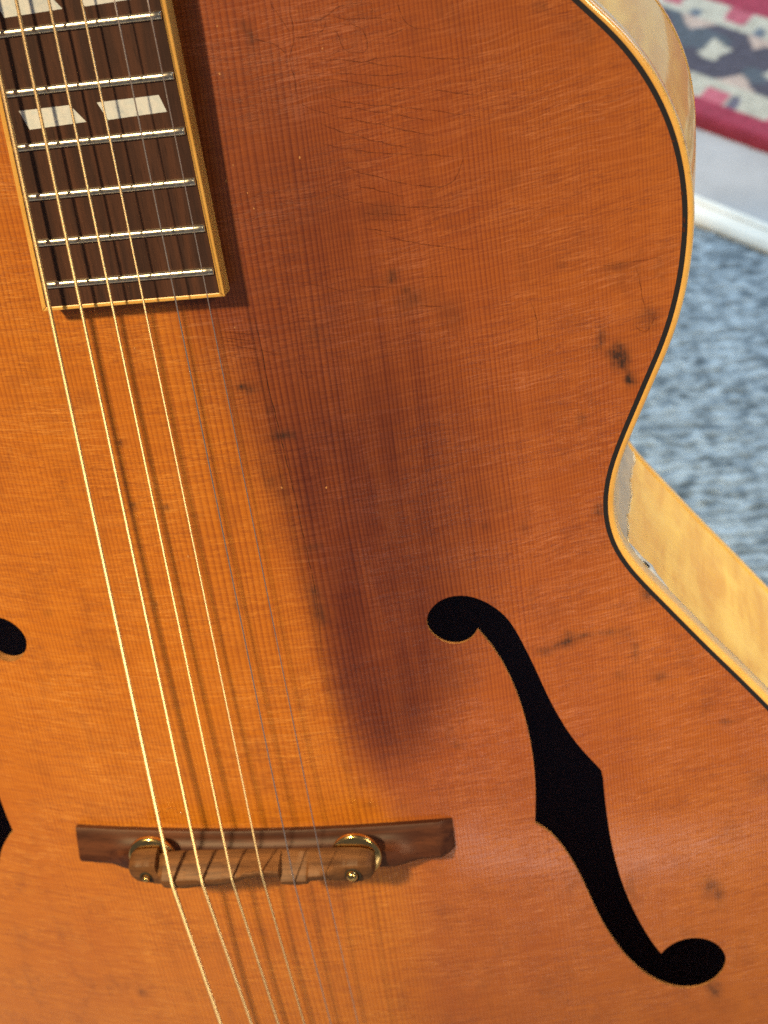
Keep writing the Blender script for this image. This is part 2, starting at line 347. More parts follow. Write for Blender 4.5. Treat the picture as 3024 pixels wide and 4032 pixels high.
CRACKS=[[[49.61,-376.24],[49.97,-378.59],[51.91,-380.42],[52.24,-383.01],[53.25,-384.52],[54.64,-385.14]],[[54.7,-376.81],[54.37,-380.47],[54.85,-383.77],[54.6,-387.01],[52.1,-391.92],[53.43,-396.34],[52.86,-400.11],[53.84,-403.59]],[[55.55,-382.45],[60.43,-382.76],[63.37,-382.86],[63.98,-382.0],[65.69,-380.35],[68.74,-379.54],[76.0,-379.68]],[[63.37,-382.86],[63.58,-384.74],[61.9,-386.18],[57.87,-386.67],[54.95,-386.35]],[[63.58,-384.74],[66.38,-385.75],[66.51,-388.33],[67.05,-391.44],[71.85,-392.3],[74.4,-391.55],[73.75,-389.14],[73.58,-386.79],[72.12,-385.0],[67.13,-383.98]],[[67.05,-391.44],[65.34,-389.6],[64.04,-391.81]],[[43.64,-385.34],[49.84,-387.19],[52.25,-390.99]],[[64.47,-382.06],[70.14,-383.39],[75.48,-383.53],[82.1,-384.74],[83.81,-386.55]],[[59.49,-392.49],[66.79,-393.29],[73.94,-395.03],[84.4,-397.38]],[[68.64,-394.21],[81.44,-393.75],[90.92,-395.76],[102.84,-397.11]],[[58.27,-397.34],[66.04,-398.67],[71.28,-400.2],[77.96,-401.9],[85.7,-402.76]],[[63.41,-396.24],[71.11,-397.8],[82.25,-399.04],[84.35,-397.85]],[[89.03,-403.61],[101.86,-406.5]],[[59.16,-401.51],[65.31,-403.87],[71.06,-405.46],[79.79,-406.91],[89.38,-408.95],[101.26,-412.23]],[[61.25,-404.39],[67.51,-406.04],[77.11,-408.55],[89.05,-411.83]],[[53.84,-403.59],[57.11,-405.25],[61.37,-407.07],[67.11,-408.91],[74.29,-411.16],[83.83,-414.17],[88.6,-415.69]],[[57.59,-408.85],[64.18,-412.01],[72.73,-415.4],[77.5,-417.16],[81.86,-418.14]],[[57.82,-414.27],[66.02,-416.89],[73.31,-418.68],[78.24,-419.22],[84.57,-420.43],[94.34,-421.78]],[[62.03,-420.18],[67.66,-423.3],[72.44,-425.33],[79.2,-427.59],[86.99,-429.48],[92.04,-429.04],[94.56,-424.29],[97.05,-419.6]],[[65.23,-426.3],[71.98,-428.82],[78.76,-431.09]],[[56.03,-426.58],[64.08,-431.0],[71.46,-432.83],[79.91,-434.03],[91.31,-435.58]],[[66.17,-434.3],[80.13,-436.37]],[[64.92,-435.97],[79.94,-437.9]],[[65.58,-438.63],[73.54,-440.29]],[[68.0,-439.67],[75.25,-442.83],[83.61,-445.35],[97.49,-448.29]],[[36.98,-401.31],[41.87,-402.56]],[[38.2,-406.31],[42.29,-406.25]],[[76.06,-379.23],[75.46,-381.91],[75.87,-384.26]],[[82.72,-379.99],[83.32,-382.8],[84.23,-387.06],[91.78,-388.38]],[[84.23,-387.06],[81.13,-388.57],[77.69,-388.88]],[[47.58,-452.12],[53.09,-453.78],[58.0,-455.92]],[[62.33,-454.78],[71.49,-456.08]],[[19.61,-467.7],[25.67,-468.81],[31.83,-470.8],[37.44,-472.75]],[[21.09,-463.94],[29.95,-465.88]],[[20.75,-465.85],[30.69,-467.89]],[[21.14,-466.72],[30.56,-468.72]],[[22.46,-471.6],[32.92,-473.99]],[[29.08,-497.05],[36.09,-498.03]],[[30.29,-489.81],[33.55,-490.01]],[[78.98,-462.39],[87.07,-463.9]],[[78.95,-454.25],[89.13,-454.91]],[[54.63,-468.42],[58.19,-469.37]],[[41.58,-473.73],[41.94,-478.3],[44.77,-480.87]],[[129.96,-456.79],[133.73,-456.76],[146.28,-456.08]],[[139.15,-457.13],[140.37,-464.94],[140.91,-470.5]],[[109.81,-465.11],[111.0,-470.81],[110.76,-478.31]],[[143.75,-472.63],[141.29,-478.94],[138.05,-475.79]]]
SEAM=[[31.28,-458.31],[31.97,-463.91],[32.3,-472.26],[32.21,-481.83],[32.94,-490.71],[33.28,-498.32],[33.91,-508.09],[34.48,-518.49],[34.81,-529.61],[35.24,-539.37],[35.54,-550.22],[35.29,-561.23],[33.66,-576.15]]
STAINS=[[133.14,-484.27,2.51,3.99,0.95],[132.14,-482.97,1.43,1.9,0.8],[133.87,-486.35,1.58,2.4,0.8],[135.41,-491.74,1.15,2.83,0.85],[136.19,-493.04,1.44,0.81,0.7],[128.53,-478.22,1.07,3.54,0.5],[126.53,-481.31,1.57,0.79,0.4],[129.6,-483.49,0.86,1.75,0.4],[141.95,-473.41,3.52,4.25,0.35],[110.02,-579.7,3.57,1.65,0.75],[111.37,-577.59,1.11,2.01,0.6],[103.87,-582.01,3.18,0.92,0.55],[116.07,-578.29,3.17,0.82,0.5],[124.01,-578.03,4.75,0.64,0.4],[129.45,-579.66,1.98,1.1,0.3],[131.48,-585.48,0.95,4.64,0.35],[124.02,-534.29,1.06,2.29,0.95],[122.2,-536.29,1.07,0.79,0.6],[137.09,-565.77,2.33,2.39,0.6],[135.92,-562.91,1.4,1.84,0.5],[126.16,-594.14,2.01,1.12,0.35],[138.89,-595.75,2.8,1.13,0.4],[151.17,-682.5,2.41,4.55,0.5],[154.47,-686.35,1.38,5.75,0.5],[168.4,-640.87,2.47,1.45,0.6],[169.58,-643.57,1.65,1.04,0.5],[151.2,-732.28,2.52,5.24,0.5],[149.06,-729.41,1.98,2.33,0.4],[124.19,-680.01,0.86,6.86,0.3],[41.37,-381.73,1.5,1.03,0.75],[43.32,-384.53,0.96,1.94,0.7],[43.79,-385.88,0.68,1.04,0.7],[24.74,-481.28,0.9,0.95,0.95],[26.88,-482.11,2.99,0.79,0.5],[33.79,-497.55,3.39,0.41,0.8],[36.01,-497.93,0.9,0.49,0.7],[32.15,-489.02,1.05,0.32,0.5],[-15.96,-552.68,1.02,1.52,0.5],[-15.82,-496.67,0.56,0.85,0.9],[-15.87,-516.88,0.49,0.79,0.9],[-6.39,-518.64,0.65,1.23,0.9],[3.27,-521.81,0.72,1.14,0.4],[9.83,-554.11,0.73,1.3,0.6],[29.12,-630.23,1.37,1.71,0.25],[35.54,-558.01,1.74,4.62,0.55],[35.4,-551.11,0.79,3.65,0.5],[36.63,-561.36,0.95,1.85,0.5],[37.01,-535.55,3.1,0.71,0.35],[27.46,-512.54,1.53,0.42,0.5],[-59.85,-724.77,1.89,2.08,0.5],[-35.39,-723.83,0.81,1.75,0.3],[119.32,-385.97,0.65,0.88,0.6],[158.13,-615.67,0.57,0.49,0.8],[72.25,-453.55,0.5,1.62,0.95],[72.83,-452.88,0.64,1.33,0.5],[75.69,-457.3,0.5,1.19,0.7],[62.22,-440.74,0.99,1.0,0.4],[119.0,-454.97,0.84,0.89,0.4],[134.84,-457.51,3.47,0.59,0.35],[40.55,-634.27,2.55,1.29,0.3],[76.73,-460.42,4.97,3.76,0.3],[71.58,-434.26,6.26,2.83,0.25],[65.69,-400.73,8.14,1.32,0.2],[87.4,-467.01,3.56,4.58,0.2],[39.77,-624.67,1.01,2.1,0.3],[73.02,-612.79,0.82,1.39,0.6],[-54.31,-555.32,0.92,0.8,0.5],[100.77,-537.12,0.76,2.19,0.3],[48.29,-467.1,2.9,4.6,0.2],[89.49,-535.37,1.22,0.87,0.4],[139.21,-597.21,0.96,0.94,0.4],[120.9,-503.32,0.88,2.5,0.35],[26.98,-510.8,1.23,5.09,0.25],[30.49,-515.37,2.3,5.13,0.2]]
SCUFFS=[[34.53,-381.11],[33.14,-393.25],[32.82,-417.56],[30.1,-421.8],[30.16,-421.46],[44.28,-515.93],[25.59,-463.3],[-2.28,-535.64],[61.76,-389.8],[84.78,-392.37],[56.43,-379.87],[129.27,-684.7],[35.6,-425.51],[36.69,-429.85],[51.45,-417.42],[-33.4,-550.35],[-29.26,-551.31],[168.78,-642.46],[-5.16,-466.88],[31.0,-514.57]]
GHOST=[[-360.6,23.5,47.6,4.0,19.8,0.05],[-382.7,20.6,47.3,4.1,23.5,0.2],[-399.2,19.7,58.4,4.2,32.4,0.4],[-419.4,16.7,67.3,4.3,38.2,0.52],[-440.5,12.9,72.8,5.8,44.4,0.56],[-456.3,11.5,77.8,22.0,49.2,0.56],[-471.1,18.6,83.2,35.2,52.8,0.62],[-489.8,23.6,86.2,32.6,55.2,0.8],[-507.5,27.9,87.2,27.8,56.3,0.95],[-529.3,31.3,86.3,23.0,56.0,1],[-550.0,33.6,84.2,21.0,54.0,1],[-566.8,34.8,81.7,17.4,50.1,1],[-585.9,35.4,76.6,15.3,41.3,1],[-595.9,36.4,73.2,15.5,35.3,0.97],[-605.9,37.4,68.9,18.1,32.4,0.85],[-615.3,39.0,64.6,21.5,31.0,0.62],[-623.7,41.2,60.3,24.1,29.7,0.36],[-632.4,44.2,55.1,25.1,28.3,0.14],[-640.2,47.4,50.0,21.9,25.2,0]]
DROPS=[[-32.56,-634.97],[-29.29,-633.58],[-28.11,-633.23],[-26.52,-633.53],[-24.95,-635.71],[-24.42,-635.81]]
AA = Arch()
BN = np.array([0, -math.sin(AR), math.cos(AR)])     # normal of the rim plane
OL = outline(2.0); ON = normals(OL)
def rimz(y): return ZR + math.tan(AR) * (np.asarray(y) + 647.7)
def loop_top(off, dz=0.0):
    q = OL + ON * off
    return np.column_stack([q, AA.top(q[:, 0], q[:, 1]) if off < -1 else rimz(q[:, 1])]) + BN * dz
def loop_rim(off, dep):
    q = OL + ON * off
    return np.column_stack([q, rimz(q[:, 1])]) - BN * dep
guitar = bpy.data.objects.new('archtop_guitar', None); C.objects.link(guitar)
guitar.empty_display_size = 0.05
guitar.matrix_world = Matrix.Translation(GUITAR_LOC) @ LEAN
tag(guitar, 'old archtop guitar with amber spruce top, black edge line and yellow binding', 'guitar')

# --- soundboard with cut f-holes
FR = np.array(FHOLE); FL = (FR * [-1, 1] + [3.0, 0])[::-1]
def resample(P, step):
    Q = np.vstack([P, P[:1]]); s = np.r_[0, np.cumsum(np.linalg.norm(np.diff(Q, axis=0), axis=1))]
    q = np.linspace(0, s[-1], int(s[-1] / step) + 1)[:-1]
    q = np.unique(np.r_[q, s[[k for k in (20, 32, 59, 71)]]]) if len(P) == len(FHOLE) else q
    return np.stack([np.interp(q, s, Q[:, k]) for k in (0, 1)], 1)
def smooth_hole(P, keep):
    # round the traced points between the four sharp tips
    Q = P.copy(); n = len(P)
    for i in range(n):
        if i in keep: continue
        Q[i] = 0.25 * P[i - 1] + 0.5 * P[i] + 0.25 * P[(i + 1) % n]
    return Q
keepR = {20, 32, 59, 71, 21}
FRs = smooth_hole(FR, keepR); FLs = (FRs * [-1, 1] + [3.0, 0])
def subdiv(P, keep):
    # one Chaikin-like pass with Catmull-Rom midpoints
    out = []; n = len(P)
    for i in range(n):
        out.append(P[i]); a, b, c, d = P[i - 1], P[i], P[(i + 1) % n], P[(i + 2) % n]
        if i in keep: a = 2 * b - c
        if (i + 1) % n in keep: d = 2 * c - b
        out.append((-a + 9 * b + 9 * c - d) / 16)
    return np.array(out)
HR = subdiv(FRs, keepR); HL = (HR * [-1, 1] + [3.0, 0])
edge = (OL - ON * 2.8)
def build_soundboard():
    fine, coarse = 1.7, 6.0
    X, Y = np.meshgrid(np.arange(-74, 160, fine), np.arange(-770, -372, fine)); P = [np.column_stack([X.ravel(), Y.ravel()])]
    X, Y = np.meshgrid(np.arange(-220, 220, coarse), np.arange(-880, -355, coarse)); Q = np.column_stack([X.ravel(), Y.ravel()])
    Q = Q[~((Q[:, 0] > -76) & (Q[:, 0] < 162) & (Q[:, 1] > -772) & (Q[:, 1] < -370))]
    P = np.vstack(P + [Q]); P = P + rng.uniform(-0.25, 0.25, P.shape)
    inn = inside(P[:, 0], P[:, 1], OL - ON * 3.6)
    def grow(H, d):
        # orientation-safe outward offset
        t = np.roll(H, -1, 0) - np.roll(H, 1, 0); t /= np.linalg.norm(t, axis=1)[:, None] + 1e-9
        nn = np.stack([-t[:, 1], t[:, 0]], 1); ar = np.sum(H[:, 0] * np.roll(H[:, 1], -1) - np.roll(H[:, 0], -1) * H[:, 1])
        return H + nn * d * (1 if ar < 0 else -1)
    for H in (HR, HL): inn &= ~inside(P[:, 0], P[:, 1], grow(H, 0.8))
    P = P[inn]
    V = [Vector(p) for p in edge.tolist()] + [Vector(p) for p in HR.tolist()] + [Vector(p) for p in HL.tolist()] + [Vector(p) for p in P.tolist()]
    a, b, c = len(edge), len(HR), len(HL); E = []
    for st, n in ((0, a), (a, b), (a + b, c)): E += [(st + i, st + (i + 1) % n) for i in range(n)]
    v, e, f, ov, oe, of = geometry.delaunay_2d_cdt(V, E, [], 0, 1e-6)
    v = np.array([(q.x, q.y) for q in v]); f = np.array([t for t in f if len(t) == 3])
    ct = v[f].mean(1)
    ok = inside(ct[:, 0], ct[:, 1], edge)
    for H in (HR, HL): ok &= ~inside(ct[:, 0], ct[:, 1], H)
    f = f[ok]
    ar = np.cross(v[f[:, 1]] - v[f[:, 0]], v[f[:, 2]] - v[f[:, 0]]); f[ar < 0] = f[ar < 0][:, ::-1]
    vz = np.column_stack([v, AA.top(v[:, 0], v[:, 1])])
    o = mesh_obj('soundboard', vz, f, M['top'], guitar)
    st = np.zeros(len(v)); ca, sa = math.cos(0.0), math.sin(0.0)
    for x, y, rx, ry, s_ in STAINS:
        d = np.clip(np.exp(-(((v[:, 0] - x) / max(rx, 1.3)) ** 2 + ((v[:, 1] - y) / max(ry, 1.3)) ** 2) * 1.3), 0, 1)
        st = 1 - (1 - st) * (1 - d * s_ * (0.65 if max(rx, ry) < 2.0 else 1.0))
    def sst(e): e = np.clip(e, 0, 1); return e * e * (3 - 2 * e)
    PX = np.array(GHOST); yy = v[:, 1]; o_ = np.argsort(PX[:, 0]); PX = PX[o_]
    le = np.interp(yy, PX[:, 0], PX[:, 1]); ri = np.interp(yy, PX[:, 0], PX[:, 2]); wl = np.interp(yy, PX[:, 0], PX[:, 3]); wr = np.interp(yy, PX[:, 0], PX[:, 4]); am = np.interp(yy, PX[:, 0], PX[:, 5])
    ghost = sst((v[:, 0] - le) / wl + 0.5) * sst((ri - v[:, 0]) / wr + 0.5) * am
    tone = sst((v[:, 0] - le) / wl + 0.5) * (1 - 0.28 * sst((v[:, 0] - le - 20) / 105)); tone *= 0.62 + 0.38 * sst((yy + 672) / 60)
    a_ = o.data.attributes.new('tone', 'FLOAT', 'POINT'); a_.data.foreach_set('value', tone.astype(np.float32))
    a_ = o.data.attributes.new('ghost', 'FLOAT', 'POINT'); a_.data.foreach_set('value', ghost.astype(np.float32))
    at = o.data.attributes.new('stain', 'FLOAT', 'POINT'); at.data.foreach_set('value', st.astype(np.float32))
    return o
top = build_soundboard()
for H in (HR, HL):
    hz = AA.top(H[:, 0], H[:, 1]); t3 = np.column_stack([H, hz])
    V, F = strip([t3, t3 - [0, 0, 1.1 if H is HR else 3.6]]); o = mesh_obj('soundhole_edge', V, F, M['raw'], top, smooth=False)
# --- purfling, binding, sides, back
V, F = strip([loop_top(-3.05, -0.4), loop_top(-3.05, 0.06), loop_top(-1.58, 0.06), loop_top(-1.58, -0.4)]); fix_normals(mesh_obj('black_purfling', V, F, M['black'], guitar, smooth=False))
V, F = strip([loop_top(-1.62, -0.5), loop_top(-1.62, 0.10), loop_top(-1.3, 0.14), loop_rim(-0.95, -0.10), loop_rim(-0.5, 0.08), loop_rim(-0.14, 0.4), loop_rim(0.12, 0.9), loop_rim(0.27, 1.6), loop_rim(0.28, 2.4), loop_rim(0.28, 5.7), loop_rim(0.2, 6.05), loop_rim(-0.3, 6.15)])
fix_normals(mesh_obj('binding', V, F, M['binding'], guitar))
def flare(dep):
    # the sides swell outwards towards the back round the upper bout
    k = np.exp(-((OL[:, 1] + 425) / 48.0) ** 2) * (np.abs(OL[:, 0]) > 90)
    return 3.6 * k * np.sin(np.clip((dep - 6) / (DEP - 6), 0, 1) * math.pi / 2)
def loop_rib(off, dep):
    q = OL + ON * (off + flare(dep))[:, None]
    return np.column_stack([q, rimz(q[:, 1])]) - BN * dep
V, F = strip([loop_rib(-0.02, d) for d in (6.0, 14, 24, 34, 44, 54, 64, DEP - 5)]); fix_normals(mesh_obj('side', V, F, M['maple'], guitar))
V, F = strip([loop_rib(-0.4, DEP - 5), loop_rib(0.2, DEP - 5), loop_rib(0.25, DEP - 1), loop_rib(-0.5, DEP), loop_rib(-3, DEP + 0.2)]); fix_normals(mesh_obj('back_binding', V, F, M['binding'], guitar))
L0 = loop_rib(-2.9, DEP + 0.1); cen = np.array([0.0, -650.0]); loops = [L0]
for k in (0.9, 0.75, 0.55, 0.3, 0.1):
    q = cen + (L0[:, :2] - cen) * k; loops.append(np.column_stack([q, rimz(q[:, 1])]) - BN * (DEP + 18 * (1 - k ** 2)))
V, F = strip(loops); n = len(L0); V = np.vstack([V, [0, -650, float(rimz(-650)) - DEP - 18.2]]); F += [(len(V) - 1, (len(loops) - 1) * n + i, (len(loops) - 1) * n + (i + 1) % n) for i in range(n)]
fix_normals(mesh_obj('back', V, F, M['maple'], guitar))
V, F = strip([loop_rib(-2.6, d) for d in (3.0, 40, DEP - 2)]); mesh_obj('lining', V, F, M['inside'], guitar)
q = loops[1]; V = np.vstack([loop_rib(-2.7, DEP - 2.2), [[0, -650, float(rimz(-650)) - DEP + 2]]]); mesh_obj('interior', V, [(len(V) - 1, i, (i + 1) % n) for i in range(n)], M['inside'], guitar)

# --- marks on the top: cracks in the lacquer, open seam, scuffs
def ribbon(paths, wid, dz, step=1.5, jit=0.12):
    V = []; F = []
    for P in paths:
        P = np.array(P, float)
        if len(P) > 2:
            s = np.r_[0, np.cumsum(np.linalg.norm(np.diff(P, axis=0), axis=1))]; q = np.linspace(0, s[-1], max(3, int(s[-1] / step)))
            P = np.stack([np.interp(q, s, P[:, k]) for k in (0, 1)], 1)
            for _ in range(2): P[1:-1] = 0.25 * P[:-2] + 0.5 * P[1:-1] + 0.25 * P[2:]
        else:
            q = np.linspace(0, 1, max(3, int(np.linalg.norm(P[1] - P[0]) / step)))[:, None]; P = P[0] + (P[1] - P[0]) * q
        P = P + rng.normal(0, jit, P.shape)
        t = np.gradient(P, axis=0); t /= np.linalg.norm(t, axis=1)[:, None] + 1e-9; nn = np.stack([-t[:, 1], t[:, 0]], 1)
        ww = wid * rng.uniform(0.45, 1.25, len(P)) * np.clip(np.sin(np.linspace(0.12, math.pi - 0.12, len(P))) * 1.8, 0.2, 1)
        st = len(V)
        for a, d, k in zip(P, nn, ww):
            for sg in (-0.5, 0.5):
                b = a + d * k * sg; V.append((b[0], b[1], float(AA.top(b[0], b[1])) + dz))
        F += [(st + 2 * i, st + 2 * i + 1, st + 2 * i + 3, st + 2 * i + 2) for i in range(len(P) - 1)]
    return V, F
V, F = ribbon(CRACKS, 0.30, 0.035); o = fix_normals(mesh_obj('lacquer_crack', V, F, M['crack'], top)); o['kind'] = 'stuff'
V, F = ribbon([SEAM], 0.26, 0.04, 1.5, 0.06); mesh_obj('open_seam', V, F, M['seam'], top)
V, F = [], []
for x, y in SCUFFS:
    r = rng.uniform(0.12, 0.3); a0 = rng.uniform(0, 3); st = len(V); n = 7
    for k in range(n):
        a = a0 + 2 * math.pi * k / n; rr = r * rng.uniform(0.5, 1.2); V.append((x + rr * math.cos(a), y + 1.6 * rr * math.sin(a), float(AA.top(x, y)) + 0.06))
    F.append(tuple(range(st, st + n)))
o = mesh_obj('scuff_mark', V, F, M['scuff'], top, smooth=False); o['kind'] = 'stuff'
for x, y in DROPS:
    V, F = lathe([(0.02, 0.28), (0.25, 0.22), (0.42, 0.0)], 10, (x, y, float(AA.top(x, y)))); fix_normals(mesh_obj('lacquer_drop', V, F, M['drop'], top))

for (x, y, a_, b_) in ((152.6, -438.4, 0.35, 0.9), (152.9, -446.0, 0.3, 1.3), (152.6, -448.6, 0.4, 1.0), (150.9, -424.0, 0.5, 0.3)):
    V = [(x + a_ * math.cos(k) * rng.uniform(0.6, 1.1), y + b_ * math.sin(k) * rng.uniform(0.6, 1.1), float(rimz(y)) + 0.16) for k in np.linspace(0, 5.5, 7)]
    mesh_obj('edge_chip', V, [tuple(range(7))], M['bridge'], guitar, smooth=False)
V = [(154.0 + 0.45 * math.cos(k), -424.6 + 0.7 * math.sin(k), float(rimz(-424.6)) + 0.17) for k in np.linspace(0, 5.5, 8)]
mesh_obj('binding_dent', V, [tuple(range(8))], M['crack'], guitar, smooth=False)
# --- neck extension, fingerboard, frets, inlays
def half(y): return 27.0 + (-y - 451.0) * 0.020
y0, y1 = -330.0, -451.3
V, F = extrude_poly([(-half(y0) + 1.5, y0), (half(y0) - 1.5, y0), (half(y1) - 1.5, y1 + 1.3), (-half(y1) + 1.5, y1 + 1.3)], -6, 0)
board = fix_normals(mesh_obj('fingerboard', V, F, M['board'], guitar, smooth=False))
def bar(a, b, c, d): return [a, b, c, d]
V, F = [], []
for poly in ([(half(y0) - 1.5, y0), (half(y0), y0), (half(y1), y1), (half(y1) - 1.5, y1 + 1.3)], [(-half(y0), y0), (-half(y0) + 1.5, y0), (-half(y1) + 1.5, y1 + 1.3), (-half(y1), y1)],
             [(-half(y1), y1), (-half(y1) + 1.5, y1 + 1.3), (half(y1) - 1.5, y1 + 1.3), (half(y1), y1)]):
    v, f = extrude_poly(poly, -6.0, 0.06); F += [tuple(i + len(V) for i in t) for t in f]; V += v
o = fix_normals(mesh_obj('fingerboard_binding', V, F, M['binding'], board, smooth=False)); bevel(o, 0.35, 2, 60)
V, F = extrude_poly([(-23, -330), (23, -330), (22, -446), (-22, -446)], -20, -6.02); fix_normals(mesh_obj('neck_extension', V, F, M['maple'], guitar, smooth=False))
V, F = extrude_poly([(-25, -330), (25, -330), (27, -362), (-27, -362)], -96, -6.05); fix_normals(mesh_obj('neck_heel', V, F, M['maple'], guitar, smooth=False))
for nf in range(14, 21):
    y = -647.7 * (1 - 2 ** (-nf / 12)); hw = half(y) - 1.75
    V = []; F = []; m = 9; xs = [-hw, -hw + 0.5] + list(np.linspace(-hw + 3, hw - 3, 14)) + [hw - 0.5, hw]
    for i, x in enumerate(xs):
        k = 0.55 if i in (0, len(xs) - 1) else 1.0
        for j in range(m):
            a = math.pi * j / (m - 1); V.append((x, y + 1.05 * math.cos(a), 1.05 * k * math.sin(a) ** 0.6))
    for i in range(len(xs) - 1):
        for j in range(m - 1): F.append((i * m + j, i * m + j + 1, (i + 1) * m + j + 1, (i + 1) * m + j))
    F.append(tuple(range(m))); F.append(tuple((len(xs) - 1) * m + j for j in range(m)))
    fix_normals(mesh_obj('fret', V, F, M['nickel'], board))
for yy in (-395.4, -366.3):
    for q in ([(-20.4, 0), (-5.9, 0.1), (-2.3, -4.7), (-18.5, -5.2)], [(1.7, 0), (18.9, 0.2), (20.3, -4.3), (3.8, -4.8)]):
        V, F = extrude_poly([(x, yy + y) for x, y in q], -1.0, 0.03); fix_normals(mesh_obj('pearl_inlay', V, F, M['pearl'], board, smooth=False))

# --- bridge
def base_top(x):
    ax = abs(x - 1.0); c = float(AA.top(x, -648)); k = min(1, max(0, (ax - 45) / 11)); k = k * k * (3 - 2 * k)
    return (-5.6) * (1 - k) + (c + 5.4) * k
V = []; F = []; xs = [-65, -64.6] + list(np.linspace(-63.6, 63.2, 85)) + [64.5, 66, 67.6]
for i, x in enumerate(xs):
    zt = base_top(x) - (0.3 if i == 0 else 0); ax = abs(x - 1); k = min(1, max(0, (ax - 45) / 11)); k = k * k * (3 - 2 * k)
    yf, yb = -642.0, -655.0 + (1.2 if i in (0, len(xs) - 1) else 0)
    cf, cb = float(AA.top(x, yf)), float(AA.top(x, yb)); h = zt - cf
    lip = cf + 2.3
    prof = [(yf, cf), (yf, lip - 0.3), (yf - 0.35, lip)]
    for q_ in np.linspace(0.2, 1, 6):
        a_ = q_ * math.pi / 2; dy_ = 5.2 * math.sin(a_) * (1 - k) + 10.5 * q_ * k; dz_ = (zt - lip) * ((1 - math.cos(a_)) ** 0.9 * (1 - k) + q_ * k); prof.append((yf - 0.35 - dy_, lip + dz_))
    prof += [(yb + 1.2, zt + 0.02), (yb + 0.2, zt - 0.8), (yb, min(zt - 1.2, cb + 2.5)), (yb, cb)]
    e_ = min(1.0, max(0.0, (x - 63.2) / 4.4))                     # the treble end is cut at a slant
    if e_ > 0: prof = [(a_, b_ - e_ * max(0.0, b_ - (cf if a_ > -648 else cb) - 0.5)) for a_, b_ in prof]
    m = len(prof); V += [(x, a, b) for a, b in prof]
for i in range(len(xs) - 1):
    for j in range(m): F.append((i * m + j, i * m + (j + 1) % m, (i + 1) * m + (j + 1) % m, (i + 1) * m + j))
F.append(tuple(range(m))); F.append(tuple((len(xs) - 1) * m + j for j in range(m)))
bridge = sharp(fix_normals(mesh_obj('bridge', V, F, M['bridge'], guitar)), 42)
for x in (-34.9, 36.2):
    V, F = lathe([(1.6, -0.1), (7.4, -0.1), (8.1, 0.15), (8.5, 0.6), (8.5, 1.7), (8.1, 2.2), (7.4, 2.45), (1.6, 2.45)], 48, (x, -647.6, -5.0)); fix_normals(mesh_obj('thumbwheel', V, F, M['brass'], bridge))
    pr = 1.35 if x < 0 else 2.0
    V, F = lathe([(pr, -8), (pr, 4.5), (pr * 0.93, 5.1), (pr * 0.7, 5.7), (pr * 0.3, 6.05), (0.05, 6.1)], 24, (x - 0.4, -649.6, 0.0)); fix_normals(mesh_obj('post', V, F, M['brass'], bridge))
    V, F = lathe([(pr + 0.75, 4.0), (pr + 0.7, 4.32), (pr + 0.1, 4.34), (pr + 0.05, 4.0)], 24, (x - 0.4 - (0.25 if x < 0 else -0.2), -649.7, 0.0)); mesh_obj('post_hole', V, F, M['hole'], bridge)
# compensated saddle lofted along x: x, front-bottom y, crest y, crest z, back y
SEC = [(-41.8, -645.4, -647.6, 2.2, -650.0), (-41.2, -644.2, -646.6, 3.6, -651.8), (-39.5, -642.9, -645.6, 4.0, -653.2), (-36, -642.3, -645.2, 4.1, -653.8), (-31.6, -642.2, -645.0, 4.4, -654.0),
       (-31.2, -644.6, -648.4, 4.5, -654.0), (-29.4, -643.9, -649.3, 6.6, -654.0), (-22, -643.4, -649.4, 6.9, -653.8), (-14.6, -643.2, -648.9, 7.0, -653.2), (-8, -643.1, -648.3, 7.0, -652.4),
       (-3.0, -643.0, -647.6, 7.0, -651.2), (0, -643.0, -646.2, 7.0, -649.8), (4, -643.0, -645.7, 7.0, -649.0), (9.6, -643.0, -645.7, 7.0, -649.2), (11.6, -643.0, -646.0, 7.0, -650.0),
       (12.0, -643.1, -649.4, 7.0, -652.6), (16, -643.1, -649.7, 6.9, -652.9), (20.6, -643.1, -649.5, 6.9, -652.7), (21.6, -643.1, -647.6, 6.9, -651.4), (25.5, -643.1, -647.4, 6.8, -650.9),
       (28.5, -643.0, -646.4, 6.3, -651.5), (31, -642.9, -645.8, 4.9, -653.0), (34, -642.9, -645.6, 4.3, -653.6), (38, -643.0, -645.7, 4.2, -653.6), (41, -643.6, -646.2, 4.0, -652.8), (42.4, -644.6, -647.0, 3.4, -651.4), (42.9, -645.8, -648.0, 2.2, -650.2)]
S_A = np.array(SEC); xd = np.unique(np.r_[S_A[:, 0], np.arange(-39, 41, 0.8)]); S_D = np.stack([xd] + [np.interp(xd, S_A[:, 0], S_A[:, k]) for k in range(1, 5)], 1)
jn = np.convolve(rng.normal(0, 1, len(xd) + 4), np.ones(5) / 5, 'valid')
S_D[:, 2] += 0.45 * jn; S_D[:, 4] += 0.3 * np.roll(jn, 7); S_D[:, 3] += 0.12 * np.roll(jn, 13)
SEC = [tuple(r) for r in S_D.tolist()]
V = []; F = []
for x, yf, yc, zc, yb in SEC:
    prof = [(yf, -1.9), (yf - 0.05, -0.6), (yf * 0.5 + yc * 0.5, (zc - 0.6) * 0.5), (yc + 0.25, zc - 0.25), (yc - 0.3, zc), (yb * 0.45 + yc * 0.55, zc - 0.35), (yb + 0.5, zc - 1.5), (yb, zc - 2.6), (yb, -1.9)]
    m = len(prof); V += [(x, a, b) for a, b in prof]
for i in range(len(SEC) - 1):
    for j in range(m): F.append((i * m + j, i * m + (j + 1) % m, (i + 1) * m + (j + 1) % m, (i + 1) * m + j))
F.append(tuple(range(m))); F.append(tuple((len(SEC) - 1) * m + j for j in range(m)))
sad = sharp(fix_normals(mesh_obj('saddle', V, F, M['saddle'], bridge)), 38); bevel(sad, 0.3, 2, 38)
